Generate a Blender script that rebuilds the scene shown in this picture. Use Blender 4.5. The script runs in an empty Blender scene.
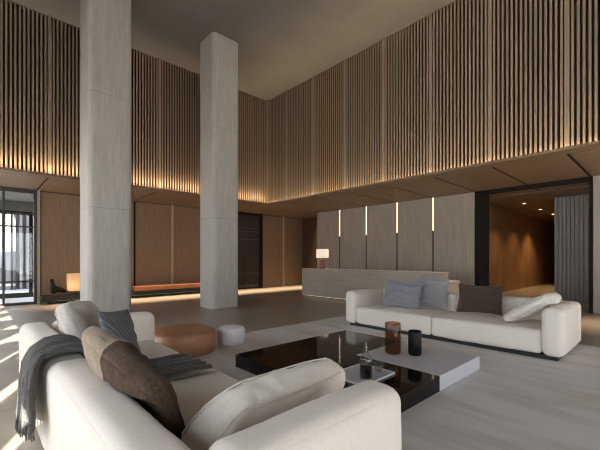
import bpy, bmesh, math, random
from mathutils import Vector, Matrix, noise
random.seed(7)
C = bpy.context.scene.collection
PI = math.pi
R = math.radians

# ------------------------------------------------------------------ helpers
def link_mesh(name, bm, mat, parent=None, smooth=False):
    me = bpy.data.meshes.new(name)
    bmesh.ops.recalc_face_normals(bm, faces=bm.faces)
    bm.to_mesh(me); bm.free()
    if smooth:
        for p in me.polygons: p.use_smooth = True
    mats = mat if isinstance(mat, (list, tuple)) else [mat]
    for m in mats: me.materials.append(m)
    o = bpy.data.objects.new(name, me); C.objects.link(o)
    if parent is not None: o.parent = parent
    return o

def tag(o, label=None, cat=None, group=None, kind=None):
    if label: o['label'] = label
    if cat: o['category'] = cat
    if group: o['group'] = group
    if kind: o['kind'] = kind
    return o

def thing(name, label, cat, loc=(0, 0, 0), rot=(0, 0, 0), group=None, kind=None):
    o = bpy.data.objects.new(name, None); C.objects.link(o)
    o.location = loc; o.rotation_euler = rot
    o.empty_display_size = 0.1
    return tag(o, label, cat, group, kind)

def NB(): return bmesh.new()

def bx(bm, x0, x1, y0, y1, z0, z1, mi=0):
    vs = [bm.verts.new((x, y, z)) for x in (x0, x1) for y in (y0, y1) for z in (z0, z1)]
    for idx in ((0,1,3,2),(4,6,7,5),(0,4,5,1),(2,3,7,6),(0,2,6,4),(1,5,7,3)):
        f = bm.faces.new([vs[i] for i in idx]); f.material_index = mi
    return bm

def box(name, mat, b, parent=None, bevel=0.0):
    bm = NB(); bx(bm, *b)
    if bevel: bmesh.ops.bevel(bm, geom=list(bm.edges), offset=bevel, segments=3, affect='EDGES', profile=0.5)
    return link_mesh(name, bm, mat, parent)

def lathe(bm, prof, cx=0, cy=0, n=48, closed=True):
    rings = []
    for r, z in prof:
        if r < 1e-5: rings.append([bm.verts.new((cx, cy, z))])
        else: rings.append([bm.verts.new((cx + r*math.cos(2*PI*i/n), cy + r*math.sin(2*PI*i/n), z)) for i in range(n)])
    for a, b in zip(rings[:-1], rings[1:]):
        for i in range(n):
            j = (i+1) % n
            if len(a) == 1 and len(b) == 1: continue
            if len(a) == 1: bm.faces.new((a[0], b[i], b[j]))
            elif len(b) == 1: bm.faces.new((a[i], a[j], b[0]))
            else: bm.faces.new((a[i], a[j], b[j], b[i]))
    return bm

def tube(bm, pts, r, n=8, cap=True):
    pts = [Vector(p) for p in pts]
    rings = []
    for i, p in enumerate(pts):
        d = (pts[min(i+1, len(pts)-1)] - pts[max(i-1, 0)]).normalized()
        up = Vector((0, 0, 1)) if abs(d.z) < 0.9 else Vector((1, 0, 0))
        a = d.cross(up).normalized(); b = d.cross(a).normalized()
        rr = r[i] if isinstance(r, (list, tuple)) else r
        rings.append([bm.verts.new(p + a*rr*math.cos(2*PI*k/n) + b*rr*math.sin(2*PI*k/n)) for k in range(n)])
    for A, B in zip(rings[:-1], rings[1:]):
        for k in range(n):
            bm.faces.new((A[k], A[(k+1) % n], B[(k+1) % n], B[k]))
    if cap:
        bm.faces.new(rings[0]); bm.faces.new(rings[-1][::-1])

def axis_samples(h, r, m, q=5):
    e = [-h + r*(1-math.cos(PI/2*i/q)) for i in range(q+1)]
    inner = [(-h+r) + (2*h-2*r)*i/m for i in range(1, m)]
    return e + inner + [-x for x in reversed(e)]

def soft_box(bm, x0, x1, y0, y1, z0, z1, r, m=(10, 10, 10), bulge=(0, 0, 0), amp=0.0, sc=3.0, seed=0.0, M=None, q=5):
    """rounded box with a dense skin; bulge swells the faces of each axis, amp adds soft unevenness"""
    c = Vector(((x0+x1)/2, (y0+y1)/2, (z0+z1)/2)); h = ((x1-x0)/2, (y1-y0)/2, (z1-z0)/2)
    ax = [axis_samples(h[i], r, m[i], q) for i in range(3)]
    cache = {}
    def V(i, j, k):
        key = (i, j, k)
        if key in cache: return cache[key]
        p = Vector((ax[0][i], ax[1][j], ax[2][k]))
        inn = Vector([max(-(h[a]-r), min(h[a]-r, p[a])) for a in range(3)])
        d = p - inn
        nrm = d.normalized() if d.length > 1e-9 else d
        pr = inn + nrm*r
        s = [1-(p[a]/h[a])**2 for a in range(3)]
        off = Vector((nrm.x*bulge[0]*s[1]*s[2], nrm.y*bulge[1]*s[0]*s[2], nrm.z*bulge[2]*s[0]*s[1]))
        pr += off
        w = c + pr
        if amp:
            pr += nrm * amp * noise.noise((w + Vector((seed, seed*1.7, 0)))*sc)
            pr += nrm * amp*0.4 * noise.noise((w + Vector((seed, seed*1.7, 5)))*sc*3)
        w = c + pr
        if M is not None: w = M @ w
        cache[key] = bm.verts.new(w)
        return cache[key]
    n = [len(a)-1 for a in ax]
    for i in range(n[0]):
        for j in range(n[1]):
            for k in (0, n[2]):
                bm.faces.new((V(i,j,k), V(i+1,j,k), V(i+1,j+1,k), V(i,j+1,k)))
    for i in range(n[0]):
        for k in range(n[2]):
            for j in (0, n[1]):
                bm.faces.new((V(i,j,k), V(i+1,j,k), V(i+1,j,k+1), V(i,j,k+1)))
    for j in range(n[1]):
        for k in range(n[2]):
            for i in (0, n[0]):
                bm.faces.new((V(i,j,k), V(i,j+1,k), V(i,j+1,k+1), V(i,j,k+1)))
    return bm

# ------------------------------------------------------------------ materials
def newmat(name):
    m = bpy.data.materials.new(name); m.use_nodes = True
    nt = m.node_tree; b = nt.nodes['Principled BSDF']
    return m, nt, b

def coords(nt, scale=(1, 1, 1), rot=(0, 0, 0)):
    t = nt.nodes.new('ShaderNodeTexCoord'); mp = nt.nodes.new('ShaderNodeMapping')
    mp.inputs['Scale'].default_value = scale; mp.inputs['Rotation'].default_value = rot
    nt.links.new(t.outputs['Object'], mp.inputs['Vector'])
    return mp.outputs['Vector']

def mix_noise(nt, vec, c1, c2, scale, detail=4, lo=0.35, hi=0.65, rough=0.55):
    n = nt.nodes.new('ShaderNodeTexNoise'); n.inputs['Scale'].default_value = scale
    n.inputs['Detail'].default_value = detail; n.inputs['Roughness'].default_value = rough
    nt.links.new(vec, n.inputs['Vector'])
    r = nt.nodes.new('ShaderNodeValToRGB')
    r.color_ramp.elements[0].position = lo; r.color_ramp.elements[1].position = hi
    r.color_ramp.elements[0].color = (*c1, 1); r.color_ramp.elements[1].color = (*c2, 1)
    nt.links.new(n.outputs['Fac'], r.inputs['Fac'])
    return r.outputs['Color'], n.outputs['Fac']

def bump(nt, b, fac, strength, dist=0.01):
    bp = nt.nodes.new('ShaderNodeBump'); bp.inputs['Strength'].default_value = strength
    bp.inputs['Distance'].default_value = dist
    nt.links.new(fac, bp.inputs['Height']); nt.links.new(bp.outputs['Normal'], b.inputs['Normal'])

def multiply(nt, a, b, f=1.0):
    m = nt.nodes.new('ShaderNodeMix'); m.data_type = 'RGBA'; m.blend_type = 'MULTIPLY'
    m.inputs[0].default_value = f
    nt.links.new(a, m.inputs[6]); nt.links.new(b, m.inputs[7])
    return m.outputs[2]

def noise_mat(name, c1, c2, scale=(1, 1, 1), ns=5, rough=0.6, bmp=0.1, lo=0.3, hi=0.7, spec=0.5, detail=5, coarse=None, dist=0.01):
    m, nt, b = newmat(name)
    v = coords(nt, scale)
    col, fac = mix_noise(nt, v, c1, c2, ns, detail, lo, hi)
    if coarse:
        v2 = coords(nt, coarse[0]); col2, _ = mix_noise(nt, v2, coarse[1], (1, 1, 1), 1.0, 3, 0.35, 0.65)
        col = multiply(nt, col, col2)
    nt.links.new(col, b.inputs['Base Color'])
    b.inputs['Roughness'].default_value = rough
    b.inputs['Specular IOR Level'].default_value = spec
    if bmp: bump(nt, b, fac, bmp, dist)
    return m

def plain(name, col, rough=0.5, metal=0.0, spec=0.5):
    m, nt, b = newmat(name)
    v = coords(nt, (1, 1, 1))
    c, fac = mix_noise(nt, v, tuple(x*0.93 for x in col), tuple(min(1, x*1.05) for x in col), 9, 3)
    nt.links.new(c, b.inputs['Base Color'])
    b.inputs['Roughness'].default_value = rough; b.inputs['Metallic'].default_value = metal
    b.inputs['Specular IOR Level'].default_value = spec
    return m

def emit(name, col, strength, base=(0.8, 0.8, 0.8)):
    m, nt, b = newmat(name)
    b.inputs['Base Color'].default_value = (*base, 1)
    b.inputs['Emission Color'].default_value = (*col, 1)
    b.inputs['Emission Strength'].default_value = strength
    return m

def fabric(name, c1, c2, weave=380, rough=0.9, bmp=0.25, sheen=0.2):
    m, nt, b = newmat(name)
    v = coords(nt, (1, 1, 1))
    col, fac = mix_noise(nt, v, c1, c2, 60, 5, 0.3, 0.7)
    w = nt.nodes.new('ShaderNodeTexNoise'); w.inputs['Scale'].default_value = weave
    w.inputs['Detail'].default_value = 2
    nt.links.new(v, w.inputs['Vector'])
    nt.links.new(col, b.inputs['Base Color'])
    b.inputs['Roughness'].default_value = rough
    b.inputs['Specular IOR Level'].default_value = 0.2
    b.inputs['Sheen Weight'].default_value = sheen
    bump(nt, b, w.outputs['Fac'], bmp, 0.004)
    return m

WARM = (1.0, 0.74, 0.44)
M = {}
M['ceiling'] = noise_mat('ceiling_plaster', (0.130, 0.124, 0.117), (0.147, 0.141, 0.133), ns=1.5, rough=0.85, bmp=0.02)
M['slat'] = noise_mat('slat_walnut', (0.285, 0.215, 0.154), (0.34, 0.26, 0.188), (6, 6, 0.3), 2, 0.5, 0.05)
M['slat_side'] = noise_mat('shaded_slat_side', (0.13, 0.09, 0.058), (0.16, 0.112, 0.073), (6, 6, 0.3), 2, 0.6, 0.0)  # darker walnut tone: shade between the slats put into the side colour
M['batten'] = noise_mat('pale_oak_batten', (0.44, 0.36, 0.26), (0.50, 0.41, 0.30), (6, 6, 0.3), 2, 0.45, 0.0)
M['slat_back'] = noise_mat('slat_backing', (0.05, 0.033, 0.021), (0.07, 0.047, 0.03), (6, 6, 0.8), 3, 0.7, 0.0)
M['soffit'] = noise_mat('soffit_walnut', (0.185, 0.12, 0.072), (0.245, 0.163, 0.10), (1.0, 1.0, 6), 5, 0.5, 0.03)
M['panel'] = noise_mat('wall_walnut', (0.21, 0.133, 0.079), (0.275, 0.182, 0.112), (7, 7, 0.5), 3, 0.5, 0.05)
M['panel_dark'] = noise_mat('dark_walnut', (0.06, 0.035, 0.02), (0.085, 0.052, 0.032), (7, 7, 0.5), 3, 0.5, 0.05)
M['panel_red'] = noise_mat('corridor_wood', (0.20, 0.11, 0.055), (0.33, 0.195, 0.105), (5, 5, 0.35), 2.2, 0.4, 0.04, 0.38, 0.62)
M['ash'] = noise_mat('grey_ash_panel', (0.31, 0.272, 0.222), (0.395, 0.352, 0.292), (6, 6, 0.45), 3, 0.6, 0.06)
M['desk'] = noise_mat('desk_oak', (0.36, 0.32, 0.265), (0.44, 0.395, 0.33), (0.45, 0.45, 6), 3, 0.6, 0.04)
M['rib'] = noise_mat('grey_ribbed', (0.34, 0.315, 0.29), (0.44, 0.415, 0.385), (6, 6, 0.5), 3, 0.6, 0.03)
M['black'] = plain('black_metal', (0.010, 0.009, 0.008), 0.6, 0, 0.15)
M['bronze'] = plain('dark_bronze', (0.05, 0.042, 0.036), 0.4)
M['toe'] = plain('black_plinth', (0.008, 0.008, 0.008), 0.6)
M['gloss'] = plain('black_gloss', (0.005, 0.005, 0.005), 0.06, 0, 0.25)
M['white_top'] = noise_mat('pale_grey_lacquer', (0.53, 0.54, 0.585), (0.58, 0.59, 0.635), ns=3, rough=0.35, bmp=0)
M['sofa'] = fabric('cream_linen', (0.76, 0.70, 0.63), (0.82, 0.765, 0.695))
M['leather'] = noise_mat('tan_leather', (0.30, 0.135, 0.065), (0.38, 0.18, 0.09), ns=14, rough=0.45, bmp=0.1, dist=0.003)
M['bench_leather'] = noise_mat('orange_leather', (0.22, 0.075, 0.03), (0.28, 0.105, 0.045), ns=14, rough=0.45, bmp=0.1, dist=0.003)
M['pouf'] = fabric('white_boucle', (0.62, 0.60, 0.62), (0.72, 0.70, 0.72), 160, bmp=0.5)
M['blue'] = fabric('slate_velvet', (0.20, 0.21, 0.235), (0.27, 0.28, 0.31))
M['blue2'] = fabric('grey_cloth', (0.28, 0.27, 0.285), (0.35, 0.335, 0.35))
M['brownp'] = fabric('brown_velvet', (0.06, 0.04, 0.029), (0.09, 0.062, 0.045))
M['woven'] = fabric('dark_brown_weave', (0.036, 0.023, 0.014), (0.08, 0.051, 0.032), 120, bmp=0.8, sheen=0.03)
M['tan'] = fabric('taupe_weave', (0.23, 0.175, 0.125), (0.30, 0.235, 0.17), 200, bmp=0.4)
M['stone'] = fabric('stone_linen', (0.55, 0.505, 0.46), (0.64, 0.60, 0.55))
M['creamp'] = fabric('cream_canvas', (0.70, 0.65, 0.58), (0.77, 0.725, 0.66))
M['throw'] = fabric('charcoal_knit', (0.065, 0.063, 0.062), (0.115, 0.11, 0.107), 150, bmp=0.8)
M['black_fab'] = plain('black_ceramic', (0.006, 0.006, 0.006), 0.4, 0, 0.15)
M['amber'] = None

# concrete with formwork joints
def concrete():
    m, nt, b = newmat('board_marked_concrete')
    v = coords(nt, (9, 9, 0.9))
    col, fac = mix_noise(nt, v, (0.40, 0.385, 0.35), (0.52, 0.50, 0.46), 2.5, 6, 0.25, 0.75)
    t = nt.nodes.new('ShaderNodeTexCoord'); s = nt.nodes.new('ShaderNodeSeparateXYZ')
    nt.links.new(t.outputs['Object'], s.inputs[0])
    a = nt.nodes.new('ShaderNodeMath'); a.operation = 'MODULO'; a.inputs[1].default_value = 2.42
    nt.links.new(s.outputs['Z'], a.inputs[0])
    l = nt.nodes.new('ShaderNodeMath'); l.operation = 'LESS_THAN'; l.inputs[1].default_value = 0.014
    nt.links.new(a.outputs[0], l.inputs[0])
    mx = nt.nodes.new('ShaderNodeMix'); mx.data_type = 'RGBA'
    nt.links.new(l.outputs[0], mx.inputs[0]); nt.links.new(col, mx.inputs[6]); mx.inputs[7].default_value = (0.33, 0.315, 0.285, 1)
    nt.links.new(mx.outputs[2], b.inputs['Base Color'])
    b.inputs['Roughness'].default_value = 0.75
    bump(nt, b, fac, 0.15, 0.01)
    return m
M['concrete'] = concrete()

# stone floor: large tiles with faint joints
def floor_mat():
    m, nt, b = newmat('honed_stone_floor')
    v = coords(nt, (1, 1, 1))
    col, fac = mix_noise(nt, v, (0.31, 0.27, 0.22), (0.39, 0.345, 0.285), 1.3, 6, 0.3, 0.7)
    br = nt.nodes.new('ShaderNodeTexBrick'); br.offset = 0.0
    br.inputs['Scale'].default_value = 1.0; br.inputs['Brick Width'].default_value = 1.35; br.inputs['Row Height'].default_value = 1.35
    br.inputs['Mortar Size'].default_value = 0.006
    br.inputs['Color1'].default_value = (1, 1, 1, 1); br.inputs['Color2'].default_value = (0.95, 0.95, 0.95, 1); br.inputs['Mortar'].default_value = (0.6, 0.6, 0.6, 1)
    nt.links.new(v, br.inputs['Vector'])
    c = multiply(nt, col, br.outputs['Color'])
    nt.links.new(c, b.inputs['Base Color'])
    b.inputs['Roughness'].default_value = 0.33
    bump(nt, b, fac, 0.02, 0.01)
    return m
M['floor'] = floor_mat()

# light travertine-look rug, streaks running along Y
def rug_mat():
    m, nt, b = newmat('streaked_pale_rug')
    v = coords(nt, (1.6, 0.28, 1), (0, 0, 0))
    col, fac = mix_noise(nt, v, (0.60, 0.57, 0.54), (0.73, 0.73, 0.74), 2.2, 7, 0.36, 0.52, 0.6)
    v2 = coords(nt, (1, 1, 1)); n2 = nt.nodes.new('ShaderNodeTexNoise'); n2.inputs['Scale'].default_value = 90
    nt.links.new(v2, n2.inputs['Vector'])
    nt.links.new(col, b.inputs['Base Color'])
    b.inputs['Roughness'].default_value = 0.6
    bump(nt, b, n2.outputs['Fac'], 0.1, 0.005)
    return m
M['rug'] = rug_mat()

def glass_mat(name, tint=(1, 1, 1), gl=0.06, edge=0.85):
    m = bpy.data.materials.new(name); m.use_nodes = True; nt = m.node_tree
    for n in list(nt.nodes): nt.nodes.remove(n)
    o = nt.nodes.new('ShaderNodeOutputMaterial'); mx = nt.nodes.new('ShaderNodeMixShader')
    t = nt.nodes.new('ShaderNodeBsdfTransparent'); g = nt.nodes.new('ShaderNodeBsdfGlossy')
    t.inputs['Color'].default_value = (*tint, 1); g.inputs['Roughness'].default_value = 0.02
    fr = nt.nodes.new('ShaderNodeLayerWeight'); fr.inputs['Blend'].default_value = 0.5
    pw = nt.nodes.new('ShaderNodeMath'); pw.operation = 'POWER'; pw.inputs[1].default_value = 4.0
    nt.links.new(fr.outputs['Facing'], pw.inputs[0])
    ma = nt.nodes.new('ShaderNodeMath'); ma.operation = 'MULTIPLY_ADD'; ma.inputs[1].default_value = edge; ma.inputs[2].default_value = gl
    nt.links.new(pw.outputs[0], ma.inputs[0]); nt.links.new(ma.outputs[0], mx.inputs['Fac'])
    nt.links.new(t.outputs[0], mx.inputs[1]); nt.links.new(g.outputs[0], mx.inputs[2])
    nt.links.new(mx.outputs[0], o.inputs['Surface'])
    return m
M['pane'] = glass_mat('window_glass', (0.97, 0.98, 0.98), 0.05)
M['vessel'] = glass_mat('clear_glass', (0.86, 0.87, 0.88), 0.05, 0.6)
M['smoked'] = plain('smoked_dark_glass', (0.045, 0.034, 0.026), 0.12)

def amber():
    m, nt, b = newmat('amber_glass')
    b.inputs['Base Color'].default_value = (0.62, 0.17, 0.035, 1)
    b.inputs['Roughness'].default_value = 0.12
    b.inputs['Transmission Weight'].default_value = 0.6
    b.inputs['IOR'].default_value = 1.3
    return m
M['amber'] = glass_mat('amber_glass', (0.70, 0.53, 0.38), 0.03, 0.35)
M['liquid'] = plain('dark_liquid', (0.006, 0.005, 0.005), 0.5, 0, 0.1)

# striped fabric for the slate pillow
def striped():
    m, nt, b = newmat('slate_stripe')
    v = coords(nt, (1, 1, 1), (0, R(35), 0))
    w = nt.nodes.new('ShaderNodeTexWave'); w.inputs['Scale'].default_value = 9; w.bands_direction = 'X'
    nt.links.new(v, w.inputs['Vector'])
    r = nt.nodes.new('ShaderNodeValToRGB'); r.color_ramp.elements[0].position = 0.25; r.color_ramp.elements[1].position = 0.5
    r.color_ramp.elements[0].color = (0.17, 0.175, 0.19, 1); r.color_ramp.elements[1].color = (0.10, 0.105, 0.125, 1)
    nt.links.new(w.outputs['Fac'], r.inputs['Fac']); nt.links.new(r.outputs['Color'], b.inputs['Base Color'])
    b.inputs['Roughness'].default_value = 0.9
    return m
M['stripe'] = striped()
M['cove'] = emit('cove_led', WARM, 30)
M['cove_top'] = emit('top_led', WARM, 3)
M['strip'] = emit('strip_led', (1.0, 0.78, 0.50), 1.9)
M['down'] = emit('downlight_lens', (1.0, 0.78, 0.5), 14)
M['bench_led'] = emit('bench_led', WARM, 0.7)

def shade_mat(name, col, strength, pleat):
    m, nt, b = newmat(name)
    v = coords(nt, (1, 1, 1))
    n = nt.nodes.new('ShaderNodeTexNoise'); n.inputs['Scale'].default_value = 3
    nt.links.new(v, n.inputs['Vector'])
    b.inputs['Base Color'].default_value = (0.75, 0.66, 0.52, 1); b.inputs['Roughness'].default_value = 0.8
    b.inputs['Emission Color'].default_value = (*col, 1); b.inputs['Emission Strength'].default_value = strength
    return m
def paper():
    m = bpy.data.materials.new('lantern_paper'); m.use_nodes = True; nt = m.node_tree
    b = nt.nodes['Principled BSDF']; b.inputs['Base Color'].default_value = (0.75, 0.68, 0.56, 1); b.inputs['Roughness'].default_value = 0.8
    t = nt.nodes.new('ShaderNodeBsdfTranslucent'); t.inputs['Color'].default_value = (0.85, 0.72, 0.52, 1)
    mx = nt.nodes.new('ShaderNodeMixShader'); mx.inputs[0].default_value = 0.55
    nt.links.new(b.outputs[0], mx.inputs[1]); nt.links.new(t.outputs[0], mx.inputs[2]); nt.links.new(mx.outputs[0], nt.nodes['Material Output'].inputs['Surface'])
    return m
M['lantern'] = paper()
M['desk_shade'] = shade_mat('white_lamp_shade', (1.0, 0.84, 0.68), 0.55, False)
M['desk_lamp_base'] = plain('copper_brown', (0.28, 0.14, 0.08), 0.4)
M['fin'] = noise_mat('pale_fin', (0.62, 0.61, 0.63), (0.70, 0.69, 0.71), ns=2, rough=0.7, bmp=0)
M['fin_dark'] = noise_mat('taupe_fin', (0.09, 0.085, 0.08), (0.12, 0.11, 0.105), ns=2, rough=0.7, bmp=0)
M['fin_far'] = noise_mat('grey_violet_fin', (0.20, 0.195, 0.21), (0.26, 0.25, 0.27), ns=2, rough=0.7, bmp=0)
M['ground'] = noise_mat('pale_paving', (0.42, 0.42, 0.42), (0.50, 0.50, 0.50), ns=2, rough=0.8, bmp=0)

# ------------------------------------------------------------------ layout
XS, YS = 8.20, 10.56        # faces of the two slatted upper walls
XW, YW = 11.15, 12.95       # recessed lower walls
ZC = 7.36                   # ceiling
ZS = 3.38                   # soffit underside
X0, Y0 = -2.6, -8.5         # window wall, rear wall
G = 1.35                    # panel grid
gy = lambda n: 1.40 + G*n

# floor, ceiling
tag(box('floor', M['floor'], (X0-0.2, 26.2, Y0-0.2, YW+0.25, -0.12, 0)), kind='structure')
tag(box('ceiling', M['ceiling'], (X0-0.3, XS+0.45, Y0-0.3, YS+0.45, ZC, ZC+0.2)), kind='structure')

# ------------------------------------------------------------------ slatted upper walls (backing = wall, slats = screen)
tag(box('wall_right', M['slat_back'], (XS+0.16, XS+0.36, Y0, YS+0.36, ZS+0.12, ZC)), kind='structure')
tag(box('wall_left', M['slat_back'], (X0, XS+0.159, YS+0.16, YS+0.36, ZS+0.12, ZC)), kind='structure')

ZB = 3.43
def slat_screen(name, label, along, grid, fine, end0, end1, top=True):
    root = thing(name, label, 'slat screen', (0, 0, 0))
    edges = sorted(g for g in grid if end0 < g < end1)
    bw = 0.075
    def put(bm, a0, a1, d0, d1, z0, z1):
        if along == 'Y': bx(bm, XS+d0, XS+d1, a0, a1, z0, z1)
        else: bx(bm, a0, a1, YS+d0, YS+d1, z0, z1)
    bounds = [end0] + edges + [end1]
    for s, e in zip(bounds[:-1], bounds[1:]):
        bm = NB(); L = e - s; n = max(1, round(L/fine)); p = L/n
        for i in range(1, n):
            c = s + p*i
            put(bm, c-0.020, c+0.020, 0.0, 0.09, ZB, ZC-0.01)
        bm.normal_update()
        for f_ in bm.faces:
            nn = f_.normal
            if abs(nn.y if along == 'Y' else nn.x) > 0.5: f_.material_index = 1  # side faces get the painted shade tone
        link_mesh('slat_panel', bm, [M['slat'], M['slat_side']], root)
    for g in edges:
        bm = NB(); put(bm, g-bw/2, g+bw/2, -0.015, 0.155, ZB, ZC-0.005)
        link_mesh('batten', bm, M['slat'], root)
    bm = NB(); put(bm, end0, end1-0.1, -0.085, -0.06, ZS+0.041, ZS+0.048)
    link_mesh('cove_light', bm, M['cove'], root)
    if top:
        bm = NB(); put(bm, 4.6, end1-0.1, 0.125, 0.15, ZC-0.025, ZC-0.012)
        link_mesh('top_light', bm, M['cove_top'], root)
    return root
gridY = [gy(n)*1.0 for n in range(-7, 8)]
gridX = [1.38 + 2.72*n for n in range(-2, 3)]
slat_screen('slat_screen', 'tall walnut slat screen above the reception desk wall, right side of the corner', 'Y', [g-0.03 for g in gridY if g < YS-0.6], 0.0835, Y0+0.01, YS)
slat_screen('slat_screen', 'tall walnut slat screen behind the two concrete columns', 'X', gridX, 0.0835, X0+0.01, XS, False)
box_c = tag(box('trim_1', M['slat'], (XS-0.03, XS+0.05, YS-0.03, YS+0.05, ZB, ZC-0.005)), kind='structure')

# ------------------------------------------------------------------ soffits
bm = NB()
bx(bm, XS-0.03, 12.5, Y0, YS-0.03, ZS+0.02, ZS+0.035)
so = tag(link_mesh('soffit', bm, M['black']), kind='structure')
ys = [Y0] + [g for g in gridY] 
ys = [y for y in ys if y < YS] + [YS-0.03]
for a, b_ in zip(ys[:-1], ys[1:]):
    box('soffit_panel', M['soffit'], (XS+0.25, 12.5, a+0.033, b_-0.033, ZS, ZS+0.019), so)
bm = NB(); bx(bm, XS-0.12, XS+0.235, Y0, YS-0.125, ZS, ZS+0.04); bx(bm, XS-0.12, XS-0.105, Y0, YS-0.125, ZS+0.04, ZS+0.06)
link_mesh('soffit_edge', bm, M['soffit'], so)
bm = NB()
bx(bm, X0, 12.5, YS-0.03, YW+0.02, ZS+0.02, ZS+0.035)
so2 = tag(link_mesh('soffit', bm, M['black']), kind='structure')
xs = [X0, 1.38, 4.10, 6.82, 9.54, 12.5]
for a, b_ in zip(xs[:-1], xs[1:]):
    box('soffit_panel', M['soffit'], (a+0.03, b_-0.03, YS+0.2, YW+0.02, ZS, ZS+0.019), so2)
bm = NB(); bx(bm, X0, 12.5, YS-0.12, YS+0.185, ZS, ZS+0.04); bx(bm, X0, XS-0.11, YS-0.12, YS-0.105, ZS+0.04, ZS+0.06)
link_mesh('soffit_edge', bm, M['soffit'], so2)

# ------------------------------------------------------------------ lower left wall: walnut panels, door, dark glass door
lw = tag(box('wall_left', M['panel_dark'], (1.36, 13.0, YW+0.03, YW+0.2, 0, ZS+0.02)), kind='structure')
for a, b_ in ((1.48, 4.12), (4.16, 5.47), (5.52, 6.82), (6.87, 8.12), (9.72, 10.97), (11.05, 12.29)):
    box('wood_panel', M['panel'], (a, b_, YW, YW+0.029, 0.0, ZS-0.03), lw)
for x in (1.42, 5.495, 6.845, 11.01):
    box('batten', M['batten'], (x-0.035, x+0.035, YW-0.03, YW+0.001, 0, ZS-0.002), lw)
for x in (4.14,):
    box('batten', M['black'], (x-0.03, x+0.03, YW-0.012, YW+0.001, 0, ZS-0.03), lw)
# dark reveal wall at the far corner
tag(box('wall_back', M['panel_dark'], (12.3, 12.5, 4.9, YW+0.029, 0, ZS+0.02)), kind='structure')

# smoked glass door
d2 = tag(box('door_2', M['smoked'], (8.2, 9.56, YW-0.02, YW+0.029, 0, ZS-0.1)), kind='structure')
bm = NB(); bx(bm, 9.56, 9.70, YW-0.09, YW+0.02, 0, ZS-0.003); bx(bm, 8.12, 8.2, YW-0.09, YW+0.02, 0, ZS-0.003); bx(bm, 8.2, 9.56, YW-0.09, YW+0.02, ZS-0.12, ZS-0.003); bx(bm, 8.2, 9.56, YW-0.06, YW+0.02, 0, 0.06)
link_mesh('door_frame', bm, M['black'], d2)
bm = NB()
for z in (0.62, 0.72, 2.2, 2.55, 2.7): bx(bm, 8.2, 9.56, YW-0.035, YW-0.021, z-0.012, z+0.012)
bx(bm, 8.87, 8.89, YW-0.035, YW-0.021, 0.06, ZS-0.12)
link_mesh('glazing_bar', bm, M['bronze'], d2)

# big glazed door on the left
d1 = tag(box('door_1', M['pane'], (X0, 1.309, YW+0.05, YW+0.062, 0.06, ZS-0.1)), kind='structure')
bm = NB(); bx(bm, 1.31, 1.38, YW-0.04, YW+0.12, 0, ZS-0.002); bx(bm, X0, 1.31, YW-0.04, YW+0.12, ZS-0.12, ZS-0.002); bx(bm, X0, 1.31, YW-0.04, YW+0.12, 0, 0.07)
link_mesh('door_frame', bm, M['bronze'], d1)
bm = NB()
for x in (0.625, -0.725, -2.07): bx(bm, x-0.025, x+0.025, YW+0.01, YW+0.045, 0.07, ZS-0.12)
for z in (0.68, 2.28, 2.66): bx(bm, X0, 1.31, YW+0.015, YW+0.04, z-0.022, z+0.022)
link_mesh('glazing_bar', bm, M['bronze'], d1)

# outside the door: paving, portico with second frame, pale fins
tag(box('ground', M['ground'], (-16, 16, YW+0.26, 34, -0.14, -0.04)), kind='structure')
tag(box('ground', M['ground'], (-24, X0-0.21, -24, 34, -0.16, -0.06)), kind='structure')
tag(box('ground', M['ground'], (X0-0.2, 30, -24, Y0-0.21, -0.16, -0.06)), kind='structure')
po = tag(box('portico_ceiling', M['ceiling'], (-6, 2.4, YW+0.2, 16.0, ZS, ZS+0.15)), kind='structure')
sc = thing('outer_glazed_screen', 'dark framed outer screen seen through the glazed door', 'screen', (0, 0, -0.04))
box('frame', M['black'], (-6, 2.05, 15.85, 16.0, 2.95, 3.06), sc)
box('lintel', M['ceiling'], (-6, 2.05, 15.85, 16.0, 3.065, ZS+0.038), sc)
box('frame', M['black'], (-6, 2.05, 15.85, 16.0, 0, 0.16), sc)
for x in (1.52, 0.15, -1.2): box('post', M['black'], (x-0.05, x+0.05, 15.85, 16.0, 0.16, 3.05), sc)
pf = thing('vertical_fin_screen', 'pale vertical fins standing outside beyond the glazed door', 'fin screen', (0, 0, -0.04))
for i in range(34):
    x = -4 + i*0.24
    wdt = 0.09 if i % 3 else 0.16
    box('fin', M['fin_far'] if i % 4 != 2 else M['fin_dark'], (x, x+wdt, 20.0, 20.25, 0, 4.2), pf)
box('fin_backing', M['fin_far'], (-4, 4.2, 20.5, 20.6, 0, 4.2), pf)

# ------------------------------------------------------------------ lower right wall: grey ash panels with light strips
rw = tag(box('wall_right', M['ash'], (XW+0.03, XW+0.22, gy(2)+0.02, gy(7)-0.05, 0, ZS+0.02)), kind='structure')
for n in range(2, 7):
    box('ash_panel', M['ash'], (XW, XW+0.029, gy(n)+0.03, gy(n+1)-0.03 - (0.02 if n == 6 else 0), 0.0, ZS-0.012), rw)
names = {3: 'rightmost of the four vertical light strips, beside the dark opening', 4: 'third vertical light strip from the far corner on the grey wall', 5: 'second vertical light strip from the far corner on the grey wall', 6: 'vertical light strip nearest the white desk lamp on the grey wall'}
for n in range(3, 7):
    t = thing('wall_light_strip', names[n], 'wall light', (XW, gy(n), 0), group='light strips in the grey panelled wall')
    box('diffuser', M['strip'], (0.002, 0.02, -0.012, 0.012, 2.28, ZS-0.012), t)
    box('channel', M['bronze'], (0.008, 0.029, -0.029, 0.029, 0.0, 2.27), t)
rw2 = tag(box('wall_right', M['ash'], (XW+0.03, XW+0.22, Y0, gy(0)-0.05, 0, ZS+0.02)), kind='structure')
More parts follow.
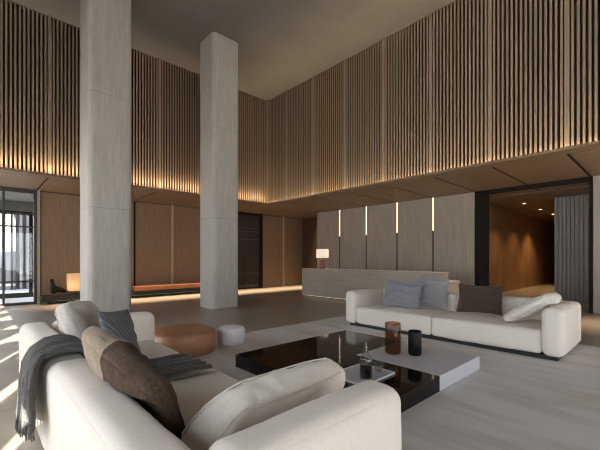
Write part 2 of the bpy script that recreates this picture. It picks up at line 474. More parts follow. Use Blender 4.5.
for n in range(-8, 0):
    box('ash_panel', M['ash'], (XW, XW+0.029, max(Y0, gy(n)+0.02), gy(n+1)-0.02 - (0.04 if n == -1 else 0), 0.0, ZS-0.012), rw2)

# opening: black portal
d3 = tag(box('door_3', M['black'], (XW-0.01, XW+0.85, gy(2)-0.10, gy(2)+0.02, 0, ZS-0.001)), kind='structure')
box('door_frame', M['black'], (XW-0.02, XW+0.20, gy(0)-0.05, gy(0)+0.02, 0, ZS-0.001), d3)
box('door_head', M['black'], (XW-0.02, XW+0.20, gy(0)+0.02, gy(2)-0.10, ZS-0.10, ZS-0.001), d3)

# corridor beyond
tag(box('wall_corridor', M['panel_red'], (XW+0.3, 26.0, 4.67, 4.85, 0, ZS-0.02)), kind='structure')
wr = tag(box('wall_ribbed', M['rib'], (14.05, 14.25, Y0, 2.68, 0, ZS-0.02)), kind='structure')
bm = NB(); y = 2.66
while y > -1.0:
    bx(bm, 14.0, 14.049, y-0.075, y, 0.0, ZS-0.03); y -= 0.11
link_mesh('rib', bm, M['rib'], wr)
tag(box('wall_passage', M['ash'], (14.25, 26.0, 2.5, 2.68, 0, ZS-0.02)), kind='structure')
tag(box('wall_end', M['panel_red'], (26.0, 26.1, 2.5, 4.85, 0, ZS-0.02)), kind='structure')
cc = tag(box('ceiling_corridor', M['soffit'], (12.51, 26.1, Y0, 4.9, ZS-0.02, ZS+0.08)), kind='structure')
where = ('nearest the dark opening', 'in the middle of the row', 'furthest down the corridor')
for i, x in enumerate((14.65, 16.9, 19.1)):
    t = thing('ceiling_downlight', 'small round recessed downlight %s in the corridor ceiling' % where[i], 'downlight', (x, 3.7, ZS-0.028), group='corridor downlights')
    bm = NB(); lathe(bm, [(0.08, 0.0), (0.08, 0.007), (0.05, 0.007), (0.05, 0.0), (0.08, 0.0)]); link_mesh('trim_ring', bm, M['bronze'], t)
    bm = NB(); lathe(bm, [(0, 0.002), (0.049, 0.002), (0.049, 0.006), (0, 0.006)]); link_mesh('lens', bm, M['down'], t)
    ld = bpy.data.lights.new('downlight_beam', 'SPOT'); ld.energy = (110, 130, 260)[i]; ld.color = (1, 0.62, 0.30); ld.spot_size = R(105); ld.spot_blend = 0.7; ld.shadow_soft_size = 0.06
    lo = bpy.data.objects.new('downlight_beam', ld); C.objects.link(lo); lo.location = (0, 0, -0.02); lo.parent = t

# ------------------------------------------------------------------ window wall (left of camera) and rear wall
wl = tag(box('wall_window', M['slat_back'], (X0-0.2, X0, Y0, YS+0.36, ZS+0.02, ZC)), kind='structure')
wn = 1
y = Y0
k = 0
while y < YW-0.2:
    y2 = min(y+2.7, YW)
    w = tag(box('window_%d' % wn, M['pane'], (X0-0.056, X0-0.044, y+0.05, y2-0.05, 0.08, ZS-0.06)), kind='structure')
    bm = NB()
    bx(bm, X0-0.09, X0-0.01, y, y+0.05, 0, ZS+0.02); bx(bm, X0-0.09, X0-0.01, y2-0.05, y2, 0, ZS+0.02)
    bx(bm, X0-0.09, X0-0.01, y+0.05, y2-0.05, 0, 0.08); bx(bm, X0-0.09, X0-0.01, y+0.05, y2-0.05, ZS-0.06, ZS+0.02)
    link_mesh('window_frame', bm, M['bronze'], w)
    y = y2; wn += 1
# sun fins outside the window wall
fs = thing('sun_fin_screen', 'deep pale vertical sun fins outside the left window wall', 'fin screen', (0, 0, -0.06))
FIN_Y0 = -10.98
for i in range(19):
    yy = FIN_Y0 + i*1.30
    box('fin', M['fin'], (X0-0.67, X0-0.25, yy, yy+0.10, 0, ZS+0.3), fs)
# rear wall: glazed low, slatted high
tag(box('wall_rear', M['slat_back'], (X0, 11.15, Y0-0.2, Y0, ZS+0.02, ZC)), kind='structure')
x = X0
while x < 11.0:
    x2 = min(x+2.75, 11.15)
    w = tag(box('window_%d' % wn, M['pane'], (x+0.05, x2-0.05, Y0-0.056, Y0-0.044, 0.08, ZS-0.06)), kind='structure')
    bm = NB()
    bx(bm, x, x+0.05, Y0-0.09, Y0-0.01, 0, ZS+0.02); bx(bm, x2-0.05, x2, Y0-0.09, Y0-0.01, 0, ZS+0.02)
    bx(bm, x+0.05, x2-0.05, Y0-0.09, Y0-0.01, 0, 0.08); bx(bm, x+0.05, x2-0.05, Y0-0.09, Y0-0.01, ZS-0.06, ZS+0.02)
    link_mesh('window_frame', bm, M['bronze'], w)
    x = x2; wn += 1

# ------------------------------------------------------------------ columns
def column(x, y, w_, label):
    bm = NB(); bx(bm, x, x+w_, y, y+w_, 0.0, ZC-0.002)
    es = [e for e in bm.edges if abs(e.verts[0].co.z - e.verts[1].co.z) > 1]
    bmesh.ops.bevel(bm, geom=es, offset=0.12, segments=4, affect='EDGES', profile=0.5)
    o = link_mesh('column', bm, M['concrete'])
    tag(o, label, 'column', 'concrete columns')
    return o
column(1.73, 8.25, 0.87, 'full height square concrete column nearest the glazed door, beside the paper lantern')
column(4.62, 8.28, 0.82, 'full height square concrete column between the orange bench and the smoked door')

# ------------------------------------------------------------------ bench ledge, bench, lantern, sculpture
b = box('wall_ledge', M['toe'], (1.44, 8.0, 12.42, YW-0.04, 0.10, 0.245))
tag(b, 'long low black ledge running along the walnut wall', 'ledge')
bm = NB(); bx(bm, 1.6, 7.95, 12.62, YW-0.04, 0.0, 0.10)
link_mesh('plinth', bm, M['toe'], b)
box('underglow_light', M['bench_led'], (1.7, 7.9, 12.55, 12.60, 0.085, 0.098), b)
bt = thing('bench_cushion', 'long flat orange leather cushion on the black wall ledge', 'cushion', (0, 0, 0))
bm = NB(); soft_box(bm, 3.95, 7.98, 12.36, YW-0.045, 0.247, 0.40, 0.03, (30, 6, 2)); link_mesh('seat_pad', bm, M['bench_leather'], bt, True)

ln = thing('table_lantern', 'glowing pleated paper lantern on the black ledge beside the near column', 'lamp', (2.30, 12.68, 0.247))
bm = NB(); n = 72; prof = [(0.15, 0.10), (0.195, 0.14), (0.205, 0.40), (0.205, 0.62), (0.195, 0.64)]
rings = []
for r_, z in prof:
    rings.append([bm.verts.new(((r_ + (0.011 if i % 2 else -0.011))*math.cos(2*PI*i/n), (r_ + (0.011 if i % 2 else -0.011))*math.sin(2*PI*i/n), z)) for i in range(n)])
for A, B in zip(rings[:-1], rings[1:]):
    for i in range(n): bm.faces.new((A[i], A[(i+1) % n], B[(i+1) % n], B[i]))
link_mesh('lamp_shade', bm, M['lantern'], ln)
ld = bpy.data.lights.new('lantern_bulb', 'POINT'); ld.energy = 2.6; ld.color = (1, 0.66, 0.34); ld.shadow_soft_size = 0.05
lo = bpy.data.objects.new('lantern_bulb', ld); C.objects.link(lo); lo.location = (0, 0, 0.30); lo.parent = ln
bm = NB(); lathe(bm, [(0, 0), (0.12, 0), (0.12, 0.02), (0.03, 0.03), (0.03, 0.10), (0.15, 0.10), (0.15, 0.115), (0, 0.115)]); link_mesh('base', bm, M['bronze'], ln)

sp = thing('sculpture', 'black abstract sculpture with an upright neck, on the ledge left of the lantern', 'sculpture', (1.78, 12.70, 0.247))
me = bpy.data.meshes.new('body')
vv = [(-0.02,0,0.04),(-0.04,0,0.20),(-0.05,0,0.36),(-0.07,0,0.50),(0.08,0,0.16),(0.2,0,0.15),(0.3,0,0.08)]
me.from_pydata(vv, [(0,1),(1,2),(2,3),(1,4),(4,5),(5,6)], [])
o = bpy.data.objects.new('body', me); C.objects.link(o); o.parent = sp
sk = o.modifiers.new('Skin', 'SKIN'); ss = o.modifiers.new('Sub', 'SUBSURF'); ss.levels = 2; ss.render_levels = 2
rad = [0.075, 0.085, 0.05, 0.055, 0.10, 0.085, 0.05]
for i, v in enumerate(me.skin_vertices[0].data): v.radius = (rad[i], rad[i])
me.skin_vertices[0].data[0].use_root = True
me.materials.append(M['black_fab'])

# ------------------------------------------------------------------ reception desk and lamp
dk = thing('reception_desk', 'long grey reception counter in front of the grey panelled wall', 'desk', (0, 0, 0))
bm = NB(); bx(bm, 8.68, 9.02, 4.0, 9.17, 0.05, 0.965); link_mesh('front_panel', bm, M['desk'], dk)
bm = NB(); bx(bm, 8.67, 9.04, 3.98, 9.18, 0.966, 0.995); link_mesh('counter_top', bm, M['desk'], dk)
bm = NB(); bx(bm, 9.021, 9.75, 4.05, 9.1, 0.70, 0.74); bx(bm, 9.021, 9.75, 4.0, 4.05, 0.05, 0.74); bx(bm, 9.021, 9.75, 9.1, 9.17, 0.05, 0.74); link_mesh('work_surface', bm, M['desk'], dk)
bm = NB(); bx(bm, 8.76, 8.98, 4.08, 9.1, 0.0, 0.05); link_mesh('plinth', bm, M['toe'], dk)
bm = NB(); bx(bm, 8.70, 8.72, 4.1, 9.1, 0.035, 0.049); link_mesh('underglow_light', bm, M['bench_led'], dk)
dl = thing('desk_lamp', 'small lamp with a white rectangular shade on the reception counter', 'lamp', (8.86, 8.33, 0.996))
bm = NB(); bx(bm, -0.09, 0.09, -0.22, 0.22, 0.38, 0.68)
bmesh.ops.bevel(bm, geom=list(bm.edges), offset=0.012, segments=2, affect='EDGES'); link_mesh('lamp_shade', bm, M['desk_shade'], dl)
bm = NB(); lathe(bm, [(0, 0), (0.10, 0), (0.10, 0.02), (0.085, 0.06), (0.075, 0.30), (0.03, 0.34), (0.03, 0.379), (0, 0.379)]); link_mesh('base', bm, M['desk_lamp_base'], dl, True)

# ------------------------------------------------------------------ rug
tag(box('area_rug', M['rug'], (0.95, 6.9, -2.6, 5.25, 0.0005, 0.014)), 'large pale streaked rug under the coffee table and sofas', 'rug')
ZR = 0.015

# ------------------------------------------------------------------ sofas
def sofa(label, loc, rz, seed):
    """local: width along Y 0..W, front edge at x = D (facing +X), back at x = 0"""
    W, D, T, A, H, S = 3.58, 1.28, 0.25, 0.25, 0.70-ZR, 0.39-ZR
    t = thing('sofa', label, 'sofa', loc, (0, 0, rz), 'cream two seat module sofas')
    f = M['sofa']
    bm = NB(); bx(bm, 0.08, D-0.09, 0.08, W-0.08, 0.0, 0.055); link_mesh('plinth', bm, M['toe'], t)
    mid = W/2
    for (a, b_) in ((0.004, mid-0.004), (mid+0.004, W-0.004)):
        bm = NB(); soft_box(bm, 0, T, a, b_, 0.056, H, 0.075, (4, 26, 12), (0.012, 0, 0.012), 0.008, 3, seed); link_mesh('backrest', bm, f, t, True)
        seed += 3
    for (a, b_) in ((0, A), (W-A, W)):
        bm = NB(); soft_box(bm, T+0.006, D, a, b_, 0.056, H, 0.08, (22, 4, 12), (0, 0.012, 0.012), 0.008, 3, seed); link_mesh('armrest', bm, f, t, True)
        seed += 3
    for (a, b_) in ((A+0.004, mid-0.003), (mid+0.003, W-A-0.004)):
        bm = NB(); soft_box(bm, T+0.006, D-0.05, a, b_, 0.060, S, 0.045, (20, 22, 6), (0.012, 0, 0.022), 0.007, 3, seed); link_mesh('seat_cushion', bm, f, t, True)
        seed += 3
    return t
near = sofa('near cream sofa with a charcoal throw draped over its back', (0.33, 0.92, ZR), 0, 1)
far = sofa('far cream sofa facing us across the coffee table, four cushions on its seat', (6.73, 0.94+3.58, ZR), PI, 11)
ST = 0.39 + 0.022

# ------------------------------------------------------------------ pillows
def pillow(name, label, mat, w, h, th, loc, yaw, lean, roll=0.0, seed=0.0, wr=0.012, pinch=0.07, piping=None, stripe_dir=0, group=None):
    """front normal is local -Y, bottom edge at z=0"""
    t = thing(name, label, 'cushion', loc, (0, 0, 0), group)
    Mx = Matrix.Rotation(yaw, 4, 'Z') @ Matrix.Rotation(-lean, 4, 'X') @ Matrix.Rotation(roll, 4, 'Y')
    t.rotation_euler = Mx.to_euler()
    n = 34
    bm = NB(); grid = {}
    rim = []
    for s in (-1, 1):
        for i in range(n+1):
            for j in range(n+1):
                u = math.sin(PI/2*(-1 + 2*i/n)); v = math.sin(PI/2*(-1 + 2*j/n))
                edge = i in (0, n) or j in (0, n)
                if edge and s == 1: grid[(s, i, j)] = grid[(-1, i, j)]; continue
                x = w/2*u*(1 - pinch*(1-v*v)); z = h/2*v*(1 - pinch*(1-u*u))
                prof = (max(0, 1-u*u)*max(0, 1-v*v))**0.42
                y = s*th/2*prof
                q = Vector((x, s*3+seed, z))
                ww = wr*(noise.noise(q*6) + 0.6*noise.noise(Vector((x*3+z*4, seed, z*16-x*5)))) * min(1, prof*2.0)
                ww += wr*0.5*math.sin(z*42 + x*9 + 5*noise.noise(Vector((x*4, seed, z*4))))*min(1, prof*1.6)*max(0, 0.4+noise.noise(Vector((x*3, seed+4, z*3))))
                # creases radiating from the corners
                for cx_, cz_ in ((-1, -1), (1, -1), (-1, 1), (1, 1)):
                    dx, dz = x-cx_*w/2, z-cz_*h/2; rr = math.hypot(dx, dz); an = math.atan2(dz, dx)
                    ww += wr*0.9*math.sin(an*14+seed)*math.exp(-rr*7)*min(1, rr*8)
                y += s*ww
                sag = 0.012*noise.noise(Vector((x*3, seed+9, z*3)))
                grid[(s, i, j)] = bm.verts.new((x, y, z + h/2*(1-pinch*0.3) + sag))
    for s in (-1, 1):
        for i in range(n):
            for j in range(n):
                bm.faces.new((grid[(s,i,j)], grid[(s,i+1,j)], grid[(s,i+1,j+1)], grid[(s,i,j+1)]))
    path = [grid[(-1, i, 0)].co.copy() for i in range(n)] + [grid[(-1, n, j)].co.copy() for j in range(n)] + [grid[(-1, i, n)].co.copy() for i in range(n, 0, -1)] + [grid[(-1, 0, j)].co.copy() for j in range(n, -1, -1)]
    link_mesh('cushion_cover', bm, mat, t, True)
    if piping:
        bm = NB(); tube(bm, path, 0.006, 6, False); link_mesh('piping', bm, piping, t, True)
    return t

def box_cushion(name, label, mat, w, h, th, loc, yaw, lean, roll=0.0, seed=0.0, bulge=0.05, amp=0.014, r=0.05, pipe=None, seam=None, fold=0.5, taper=0.0):
    t = thing(name, label, 'cushion', loc)
    Mx = Matrix.Rotation(yaw, 4, 'Z') @ Matrix.Rotation(-lean, 4, 'X') @ Matrix.Rotation(roll, 4, 'Y')
    t.rotation_euler = Mx.to_euler()
    bm = NB(); soft_box(bm, -w/2, w/2, -th/2, th/2, 0.0, h, r, (30, 5, 18), (0.02, bulge, 0.02), amp, 7, seed)
    for v in bm.verts:   # corners drawn in a little, long folds
        u, z = v.co.x/(w/2), (v.co.z-h/2)/(h/2)
        v.co.y *= 1 - 0.30*max(0, abs(u)-0.55)/0.45*max(0, abs(z)-0.3)/0.7
        v.co += Vector((0, (1 if v.co.y > 0 else -1), 0))*fold*amp*math.sin(v.co.x*26+seed+3*noise.noise(v.co*5))*(1-abs(u))**0.5 if abs(u) < 1 else Vector((0,0,0))
    if taper:
        for v in bm.verts:
            if v.co.x > 0: v.co.x *= 1 - taper*v.co.z/h
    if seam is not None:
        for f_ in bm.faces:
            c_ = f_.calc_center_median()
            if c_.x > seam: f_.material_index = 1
    link_mesh('cushion_cover', bm, mat, t, True)
    mat = mat[0] if isinstance(mat, list) else mat
    for s in ((-1, 1) if seam is None else ()):
        pts = []
        q = r*0.3
        ww_, hh = w/2-q*0.3, h
        yy = s*(th/2-r*0.25)
        def P(x, z):
            if taper and x > 0:
                xt = x*(1 - taper*z/h); return (xt, yy*(1 - 0.30*max(0, abs(x/(w/2))-0.55)/0.45*max(0, abs((z-h/2)/(h/2))-0.3)/0.7), z)
            u, zz = x/(w/2), (z-h/2)/(h/2)
            y_ = yy*(1 - 0.30*max(0, abs(u)-0.55)/0.45*max(0, abs(zz)-0.3)/0.7)
            return (x, y_, z)
        N = 14; c_ = 0.05
        corners = [(-ww_+c_, q*0.5), (ww_-c_, q*0.5), (ww_-q*0.5, c_), (ww_-q*0.5, hh-c_), (ww_-c_, hh-q*0.5), (-ww_+c_, hh-q*0.5), (-ww_+q*0.5, hh-c_), (-ww_+q*0.5, c_)]
        for a in range(8):
            x0_, z0_ = corners[a]; x1_, z1_ = corners[(a+1) % 8]
            for k_ in range(N): pts.append(P(x0_+(x1_-x0_)*k_/N, z0_+(z1_-z0_)*k_/N))
        pts.append(pts[0])
        bm = NB(); tube(bm, pts, 0.005, 6, False); link_mesh('piping', bm, pipe or mat, t, True)
    return t

# far sofa
pillow('cushion', 'slate grey velvet cushion leaning at the left end of the far sofa', M['blue'], 0.72, 0.54, 0.18, (5.83, 3.49, ST+0.03), R(-74), R(26), R(2), 1.3, 0.03)
pillow('cushion', 'lighter grey square cushion tucked behind the slate one on the far sofa', M['blue2'], 0.58, 0.58, 0.16, (6.27, 3.11, ST+0.02), R(-74), R(20), R(2), 4.1, 0.03)
pillow('cushion', 'dark brown velvet cushion in the middle of the far sofa', M['brownp'], 0.70, 0.50, 0.17, (6.17, 2.22, ST+0.02), R(-78), R(20), R(1), 7.7, 0.03)
box_cushion('cushion', 'cream lumbar cushion tipped against the right arm of the far sofa', M['creamp'], 0.46, 0.68, 0.14, (5.90, 1.66, ST+0.035), R(-10)+PI, R(56), R(0), 9.2, 0.035, 0.012, 0.05)

# near sofa
box_cushion('cushion', 'stone grey box cushion perched on the far end of the near sofa back', M['stone'], 0.58, 0.53, 0.16, (0.85, 3.58, ST+0.05), R(60), R(27), R(7), 2.2, 0.04)
pillow('cushion', 'slate striped cushion half hidden behind the brown and taupe cushion', M['stripe'], 0.44, 0.50, 0.14, (0.95, 3.12, ST+0.03), R(46), R(18), R(5), 3.3, 0.01)
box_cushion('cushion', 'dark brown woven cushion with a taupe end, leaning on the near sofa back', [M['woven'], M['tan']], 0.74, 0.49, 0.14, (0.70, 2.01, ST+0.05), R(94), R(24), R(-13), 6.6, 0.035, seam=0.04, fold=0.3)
box_cushion('cushion', 'big cream canvas lumbar cushion leaning along the near sofa arm', M['creamp'], 1.02, 0.27, 0.20, (1.175, 1.54, ST+0.04), R(182), R(26), R(0), 8.8, 0.025, 0.014, 0.05, fold=0.25, taper=0.42)

# soft cushions give way where they press on the sofas, the throw or the cushion beside them
def sofa_boxes(cx, sgn, y0):
    W, D, T, A = 3.58, 1.28, 0.25, 0.25
    def X(a, b_): return (cx + sgn*a, cx + sgn*b_) if sgn > 0 else (cx - b_, cx - a)
    e = 0.03
    return [((*X(-e, T+e), y0-e, y0+W+e, 0.0, 0.70+e), 0.085), ((*X(0, D+e), y0-e, y0+A+e, 0.0, 0.70+e), 0.085), ((*X(0, D+e), y0+W-A-e, y0+W+e, 0.0, 0.70+e), 0.085), ((*X(0.1, D), y0, y0+W, 0.0, 0.39+0.034), 0.03)]
BOXES = sofa_boxes(0.33, 1, 0.92) + sofa_boxes(6.73, -1, 0.94) + [((0.55, 1.5, 2.45, 3.22, 0.0, 0.525), 0.02)]
def sdf(p, b_, r_):
    c = ((b_[0]+b_[1])/2, (b_[2]+b_[3])/2, (b_[4]+b_[5])/2); h = ((b_[1]-b_[0])/2, (b_[3]-b_[2])/2, (b_[5]-b_[4])/2)
    q = Vector([abs(p[i]-c[i])-h[i]+r_ for i in range(3)])
    return Vector([max(v, 0) for v in q]).length + min(max(q), 0) - r_
bpy.context.view_layer.update()
for root in [o for o in bpy.data.objects if o.parent is None and o.name.startswith('cushion')]:
    for ch in root.children:
        mw = ch.matrix_world.copy(); mi = mw.inverted()
        for v in ch.data.vertices:
            p = mw @ v.co; moved = False
            for it in range(3):
                for b_, r_ in BOXES:
                    if not (b_[0] < p.x < b_[1] and b_[2] < p.y < b_[3] and p.z < b_[5]): continue
                    d_ = sdf(p, b_, r_)
                    if d_ >= 0: continue
                    g = Vector([sdf(p + Vector([0.001 if k_ == i else 0 for k_ in range(3)]), b_, r_) - d_ for i in range(3)])
                    if g.length < 1e-7: continue
                    g.normalize()
                    if g.z < -0.2: g = Vector((0, 0, 1))
                    p += g*(-d_ + 0.002); moved = True
            if moved: v.co = mi @ p
        ch.data.update()

# ------------------------------------------------------------------ throw blanket
def throw():
    t = thing('throw_blanket', 'charcoal knitted throw with fringed ends draped over the near sofa back', 'throw')
    # profile (x, z) from the fringe outside, over the back, down to the seat, out to the front edge
    prof = [(0.275, 0.24), (0.28, 0.36), (0.285, 0.50), (0.295, 0.62), (0.325, 0.695), (0.39, 0.735), (0.48, 0.74), (0.555, 0.72), (0.605, 0.66), (0.625, 0.56), (0.65, 0.47), (0.72, 0.452), (0.85, 0.452), (1.0, 0.452), (1.15, 0.450), (1.30, 0.447), (1.44, 0.435)]
    # resample
    pts = []
    for (a, b_) in zip(prof[:-1], prof[1:]):
        for k_ in range(4): pts.append((a[0]+(b_[0]-a[0])*k_/4, a[1]+(b_[1]-a[1])*k_/4))
    pts.append(prof[-1])
    n = len(pts); m_ = 60
    bm = NB(); V = []
    ends = []
    for i, (x, z) in enumerate(pts):
        s = i/(n-1)
        tx = pts[min(i+1, n-1)][0]-pts[max(i-1, 0)][0]; tz = pts[min(i+1, n-1)][1]-pts[max(i-1, 0)][1]
        L = math.hypot(tx, tz); nx, nz = -tz/L, tx/L
        y0 = 2.68 - 0.06*s - 0.10*max(0, s-0.7); y1 = 3.16 - 0.04*s + (0.0)
        k_h = max(0, (0.28-s)/0.28)**0.8
        y0 -= 0.18*k_h; y1 += 0.06*k_h
        row = []
        for j in range(m_+1):
            v = j/m_
            y = y0 + (y1-y0)*v + 0.02*math.sin(s*9+v*5)
            f = 0.5+0.5*math.sin(v*2*PI*5.0 + 1.4*math.sin(s*5.0) + 0.6)
            off = 0.006 + 0.05*f*(0.6+0.4*noise.noise(Vector((v*4, s*6, 3)))) + 0.006*noise.noise(Vector((v*9, s*25, 1)))
            row.append(bm.verts.new((x + nx*off - 0.02*k_h*v, y, z + nz*off + k_h*(0.16-0.20*v))))
        V.append(row)
        if i in (0, n-1): ends.append((i, [r_.co.copy() for r_ in row]))
    for a, b_ in zip(V[:-1], V[1:]):
        for j in range(m_): bm.faces.new((a[j], a[j+1], b_[j+1], b_[j]))
    o = link_mesh('knit_cloth', bm, M['throw'], t, True)
    so_ = o.modifiers.new('thick', 'SOLIDIFY'); so_.thickness = 0.008; so_.offset = 0
    rnd = random.Random(4)
    bm = NB()
    for j in range(1, m_, 2):
        p = ends[0][1][j]
        l = 0.07 + 0.05*rnd.random()
        tube(bm, [p + Vector((0, 0, 0.01)), p + Vector((-0.004, 0.004*rnd.uniform(-1, 1), -l*0.5)), p + Vector((rnd.uniform(-0.008, 0.004), rnd.uniform(-0.012, 0.012), -l))], [0.007, 0.0075, 0.004], 6)
    fr = link_mesh('fringe', bm, M['throw'], t, True); fr['kind'] = 'stuff'
    return t
throw()

# ------------------------------------------------------------------ coffee table (one flush composition of black and pale blocks)
TZ = 0.17
tb = thing('coffee_table', 'low square coffee table block in glossy black behind the pale block', 'coffee table', (0, 0, ZR))
box('table_body', M['gloss'], (2.36, 4.48, 2.66, 3.69, 0.0, TZ-ZR), tb, 0.003)
tb2 = thing('coffee_table', 'low pale grey coffee table block carrying the amber and black vases', 'coffee table', (0, 0, ZR))
box('table_body', M['white_top'], (3.425, 4.48, 1.60, 2.655, 0.0, TZ-ZR), tb2, 0.003)
tb3 = thing('coffee_table', 'low glossy black coffee table block nearest us, holding the tray and decanter', 'coffee table', (0, 0, ZR))
box('table_body', M['gloss'], (2.36, 3.42, 1.60, 2.655, 0.0, TZ-ZR), tb3, 0.003)

tr = thing('tray', 'pale rectangular tray under the decanter on the black table', 'tray', (0, 0, TZ+0.001))
bm = NB(); bx(bm, 2.62, 3.14, 1.95, 2.36, 0, 0.008); link_mesh('tray_base', bm, M['white_top'], tr)
bm = NB(); bx(bm, 2.62, 3.14, 1.94, 1.95, 0, 0.02); bx(bm, 2.62, 3.14, 2.36, 2.37, 0, 0.02); bx(bm, 2.61, 2.62, 1.94, 2.37, 0, 0.02); bx(bm, 3.14, 3.15, 1.94, 2.37, 0, 0.02); link_mesh('rim', bm, M['white_top'], tr)
TT = TZ + 0.0105
dc = thing('decanter', 'clear glass decanter with dark liquid at its base, on the tray', 'decanter', (2.80, 2.05, TT))
bm = NB(); lathe(bm, [(0, 0), (0.058, 0), (0.062, 0.02), (0.062, 0.18), (0.055, 0.21), (0.028, 0.235), (0.026, 0.262), (0.036, 0.275), (0.030, 0.275), (0.020, 0.262), (0.022, 0.235), (0.050, 0.205), (0.056, 0.18), (0.056, 0.012), (0, 0.012)]); link_mesh('glass_body', bm, M['vessel'], dc, True)
bm = NB(); lathe(bm, [(0, 0.013), (0.055, 0.013), (0.055, 0.115), (0, 0.115)]); link_mesh('liquid', bm, M['liquid'], dc)
bm = NB(); lathe(bm, [(0, 0.277), (0.020, 0.277), (0.026, 0.30), (0.022, 0.325), (0, 0.332)]); link_mesh('stopper', bm, M['vessel'], dc, True)
def tumbler(x, y, label):
    bm = NB(); lathe(bm, [(0, 0), (0.036, 0), (0.044, 0.095), (0.041, 0.095), (0.033, 0.012), (0, 0.012)])
    o = link_mesh('tumbler', bm, M['vessel'], None, True); o.location = (x, y, TT); tag(o, label, 'glass', 'tumblers by the decanter')
tumbler(3.0, 2.23, 'clear glass tumbler on the tray just right of the decanter')
tumbler(3.06, 2.08, 'clear glass tumbler at the right end of the tray, furthest from the decanter')

def vase(label, mat, x, y, r_, h_):
    t = thing('vase', label, 'vase', (x, y, TZ+0.001), group='cylindrical vases on the pale block')
    c_ = 0.03
    bm = NB(); lathe(bm, [(0, 0), (r_-c_, 0), (r_-c_*0.3, c_*0.3), (r_, c_), (r_, h_-c_*0.4), (r_-c_*0.2, h_), (r_-0.014, h_), (r_-0.014, c_), (r_-c_, 0.014), (0, 0.014)])
    link_mesh('vessel_body', bm, mat, t, True)
vase('tall amber glass cylinder vase on the pale table block', M['amber'], 3.79, 2.37, 0.097, 0.385)
vase('shorter black cylinder vase right of the amber one', M['black_fab'], 3.93, 2.15, 0.078, 0.30)

# ------------------------------------------------------------------ ottoman, pouf
ot = thing('ottoman', 'round tan leather ottoman between the near sofa and the small white pouf', 'ottoman', (2.20, 4.82, ZR))
def puffy(bm, a, b_, h_, e=2.5, n=64):
    prof = [(0.0, 0.0), (0.90, 0.0), (0.955, 0.02), (0.985, 0.06), (1.0, h_*0.42), (1.0, h_*0.62), (0.985, h_-0.055), (0.94, h_-0.02), (0.86, h_-0.004), (0.6, h_+0.004), (0.3, h_+0.006), (0.0, h_+0.007)]
    rings = []
    for s, z in prof:
        if s == 0: rings.append([bm.verts.new((0, 0, z))]); continue
        ring = []
        for i in range(n):
            t_ = 2*PI*i/n; c_, s_ = math.cos(t_), math.sin(t_)
            ring.append(bm.verts.new((a*s*math.copysign(abs(c_)**(2/e), c_), b_*s*math.copysign(abs(s_)**(2/e), s_), z)))
        rings.append(ring)
    for A, B in zip(rings[:-1], rings[1:]):
        for i in range(n):
            j = (i+1) % n
            if len(A) == 1: bm.faces.new((A[0], B[i], B[j]))
            elif len(B) == 1: bm.faces.new((A[i], A[j], B[0]))
            else: bm.faces.new((A[i], A[j], B[j], B[i]))
bm = NB(); puffy(bm, 0.45, 0.43, 0.33, 2.6); link_mesh('seat', bm, M['leather'], ot, True)
pf2 = thing('pouf', 'small round white pouf beside the tan leather ottoman', 'pouf', (2.96, 4.75, ZR))
bm = NB(); puffy(bm, 0.215, 0.215, 0.26, 2.1); link_mesh('seat', bm, M['pouf'], pf2, True)

fl = thing('floor_lamp', 'black round lamp foot on the rug at the right edge of the view', 'lamp', (6.23, 0.42, ZR))
bm = NB(); lathe(bm, [(0, 0), (0.16, 0), (0.16, 0.018), (0.02, 0.024), (0, 0.024)]); link_mesh('base', bm, M['black'], fl)
bm = NB(); lathe(bm, [(0, 0.025), (0.012, 0.025), (0.012, 1.5), (0, 1.5)], n=16); link_mesh('pole', bm, M['black'], fl)
bm = NB(); lathe(bm, [(0.14, 1.5), (0.17, 1.40), (0.165, 1.40), (0.0, 1.502)], n=32); link_mesh('lamp_shade', bm, M['black'], fl)

# ------------------------------------------------------------------ lights
def area(name, loc, rot, sx, sy, energy, col, portal=False, spread=180):
    ld = bpy.data.lights.new(name, 'AREA'); ld.shape = 'RECTANGLE'; ld.size = sx; ld.size_y = sy
    ld.energy = energy; ld.color = col; ld.spread = R(spread)
    lo = bpy.data.objects.new(name, ld); C.objects.link(lo); lo.location = loc; lo.rotation_euler = rot
    if portal: ld.cycles.is_portal = True
    return lo
# sky portals in the glazing
area('window_portal', (X0-0.12, (Y0+YW)/2, ZS/2), (0, R(-90), 0), ZS-0.1, YW-Y0, 1, (1, 1, 1), True)
area('rear_portal', ((X0+11)/2, Y0-0.12, ZS/2), (R(90), 0, 0), 13.7, ZS-0.1, 1, (1, 1, 1), True)
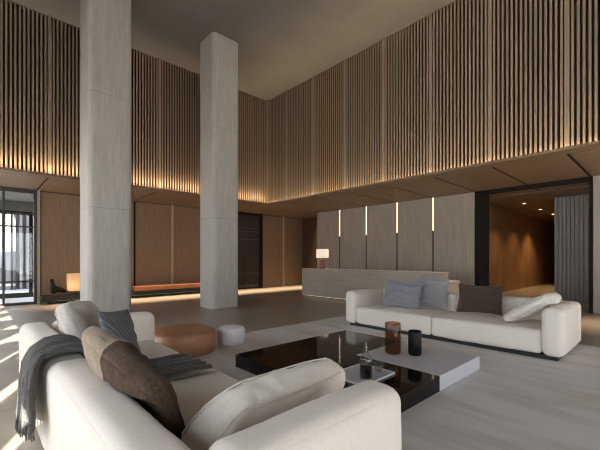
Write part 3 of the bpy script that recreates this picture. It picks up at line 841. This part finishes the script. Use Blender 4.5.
# linear downlight slots in the soffits
area('soffit_slot', (6.9, 11.9, ZS-0.004), (0, 0, 0), 10.6, 0.04, 170, (1, 0.74, 0.48), False, 40)
area('soffit_slot', (9.35, 2.0, ZS-0.004), (0, 0, 0), 0.04, 14.0, 80, (1, 0.74, 0.48), False, 50)
# linear uplights on the soffit edge, grazing the slats
area('cove_uplight', (XS-0.075, (Y0+YS)/2, ZS+0.055), (R(180), R(-12), 0), 0.02, YS-Y0-0.3, 88, WARM, False, 62)
area('cove_uplight', ((X0+XS)/2, YS-0.075, ZS+0.055), (R(180-12), 0, 0), XS-X0-0.3, 0.02, 44, WARM, False, 62)

sun = bpy.data.lights.new('sun', 'SUN'); sun.energy = 45; sun.color = (1.0, 0.93, 0.84); sun.angle = R(0.3)
so_ = bpy.data.objects.new('sun', sun); C.objects.link(so_)
d = Vector((0.423, 0.906, -0.42)).normalized()
so_.rotation_euler = d.to_track_quat('-Z', 'Y').to_euler()

w = bpy.data.worlds.new('sky'); bpy.context.scene.world = w; w.use_nodes = True
bg = w.node_tree.nodes['Background']; bg.inputs['Color'].default_value = (0.90, 0.94, 1.0, 1); bg.inputs['Strength'].default_value = 4.0

# ------------------------------------------------------------------ camera
cd = bpy.data.cameras.new('camera'); co = bpy.data.objects.new('camera', cd); C.objects.link(co)
co.location = (0, 0, 1.35); co.rotation_euler = (R(90), 0, -R(43.1))
cd.sensor_width = 36; cd.lens = 349/600*36; cd.shift_y = 33.5/600; cd.clip_start = 0.05; cd.clip_end = 200
scn = bpy.context.scene; scn.camera = co
vs = scn.view_settings; vs.view_transform = 'Standard'; vs.look = 'None'; vs.gamma = 1.0; vs.use_curve_mapping = False; vs.exposure = 0.13
scn.display_settings.display_device = 'sRGB'
scn.cycles.use_denoising = True
scn.cycles.filter_width = 1.15
scn.cycles.max_bounces = 10; scn.cycles.diffuse_bounces = 6; scn.cycles.transparent_max_bounces = 12
scn.cycles.sample_clamp_indirect = 6.0
scn.cycles.caustics_reflective = False; scn.cycles.caustics_refractive = False
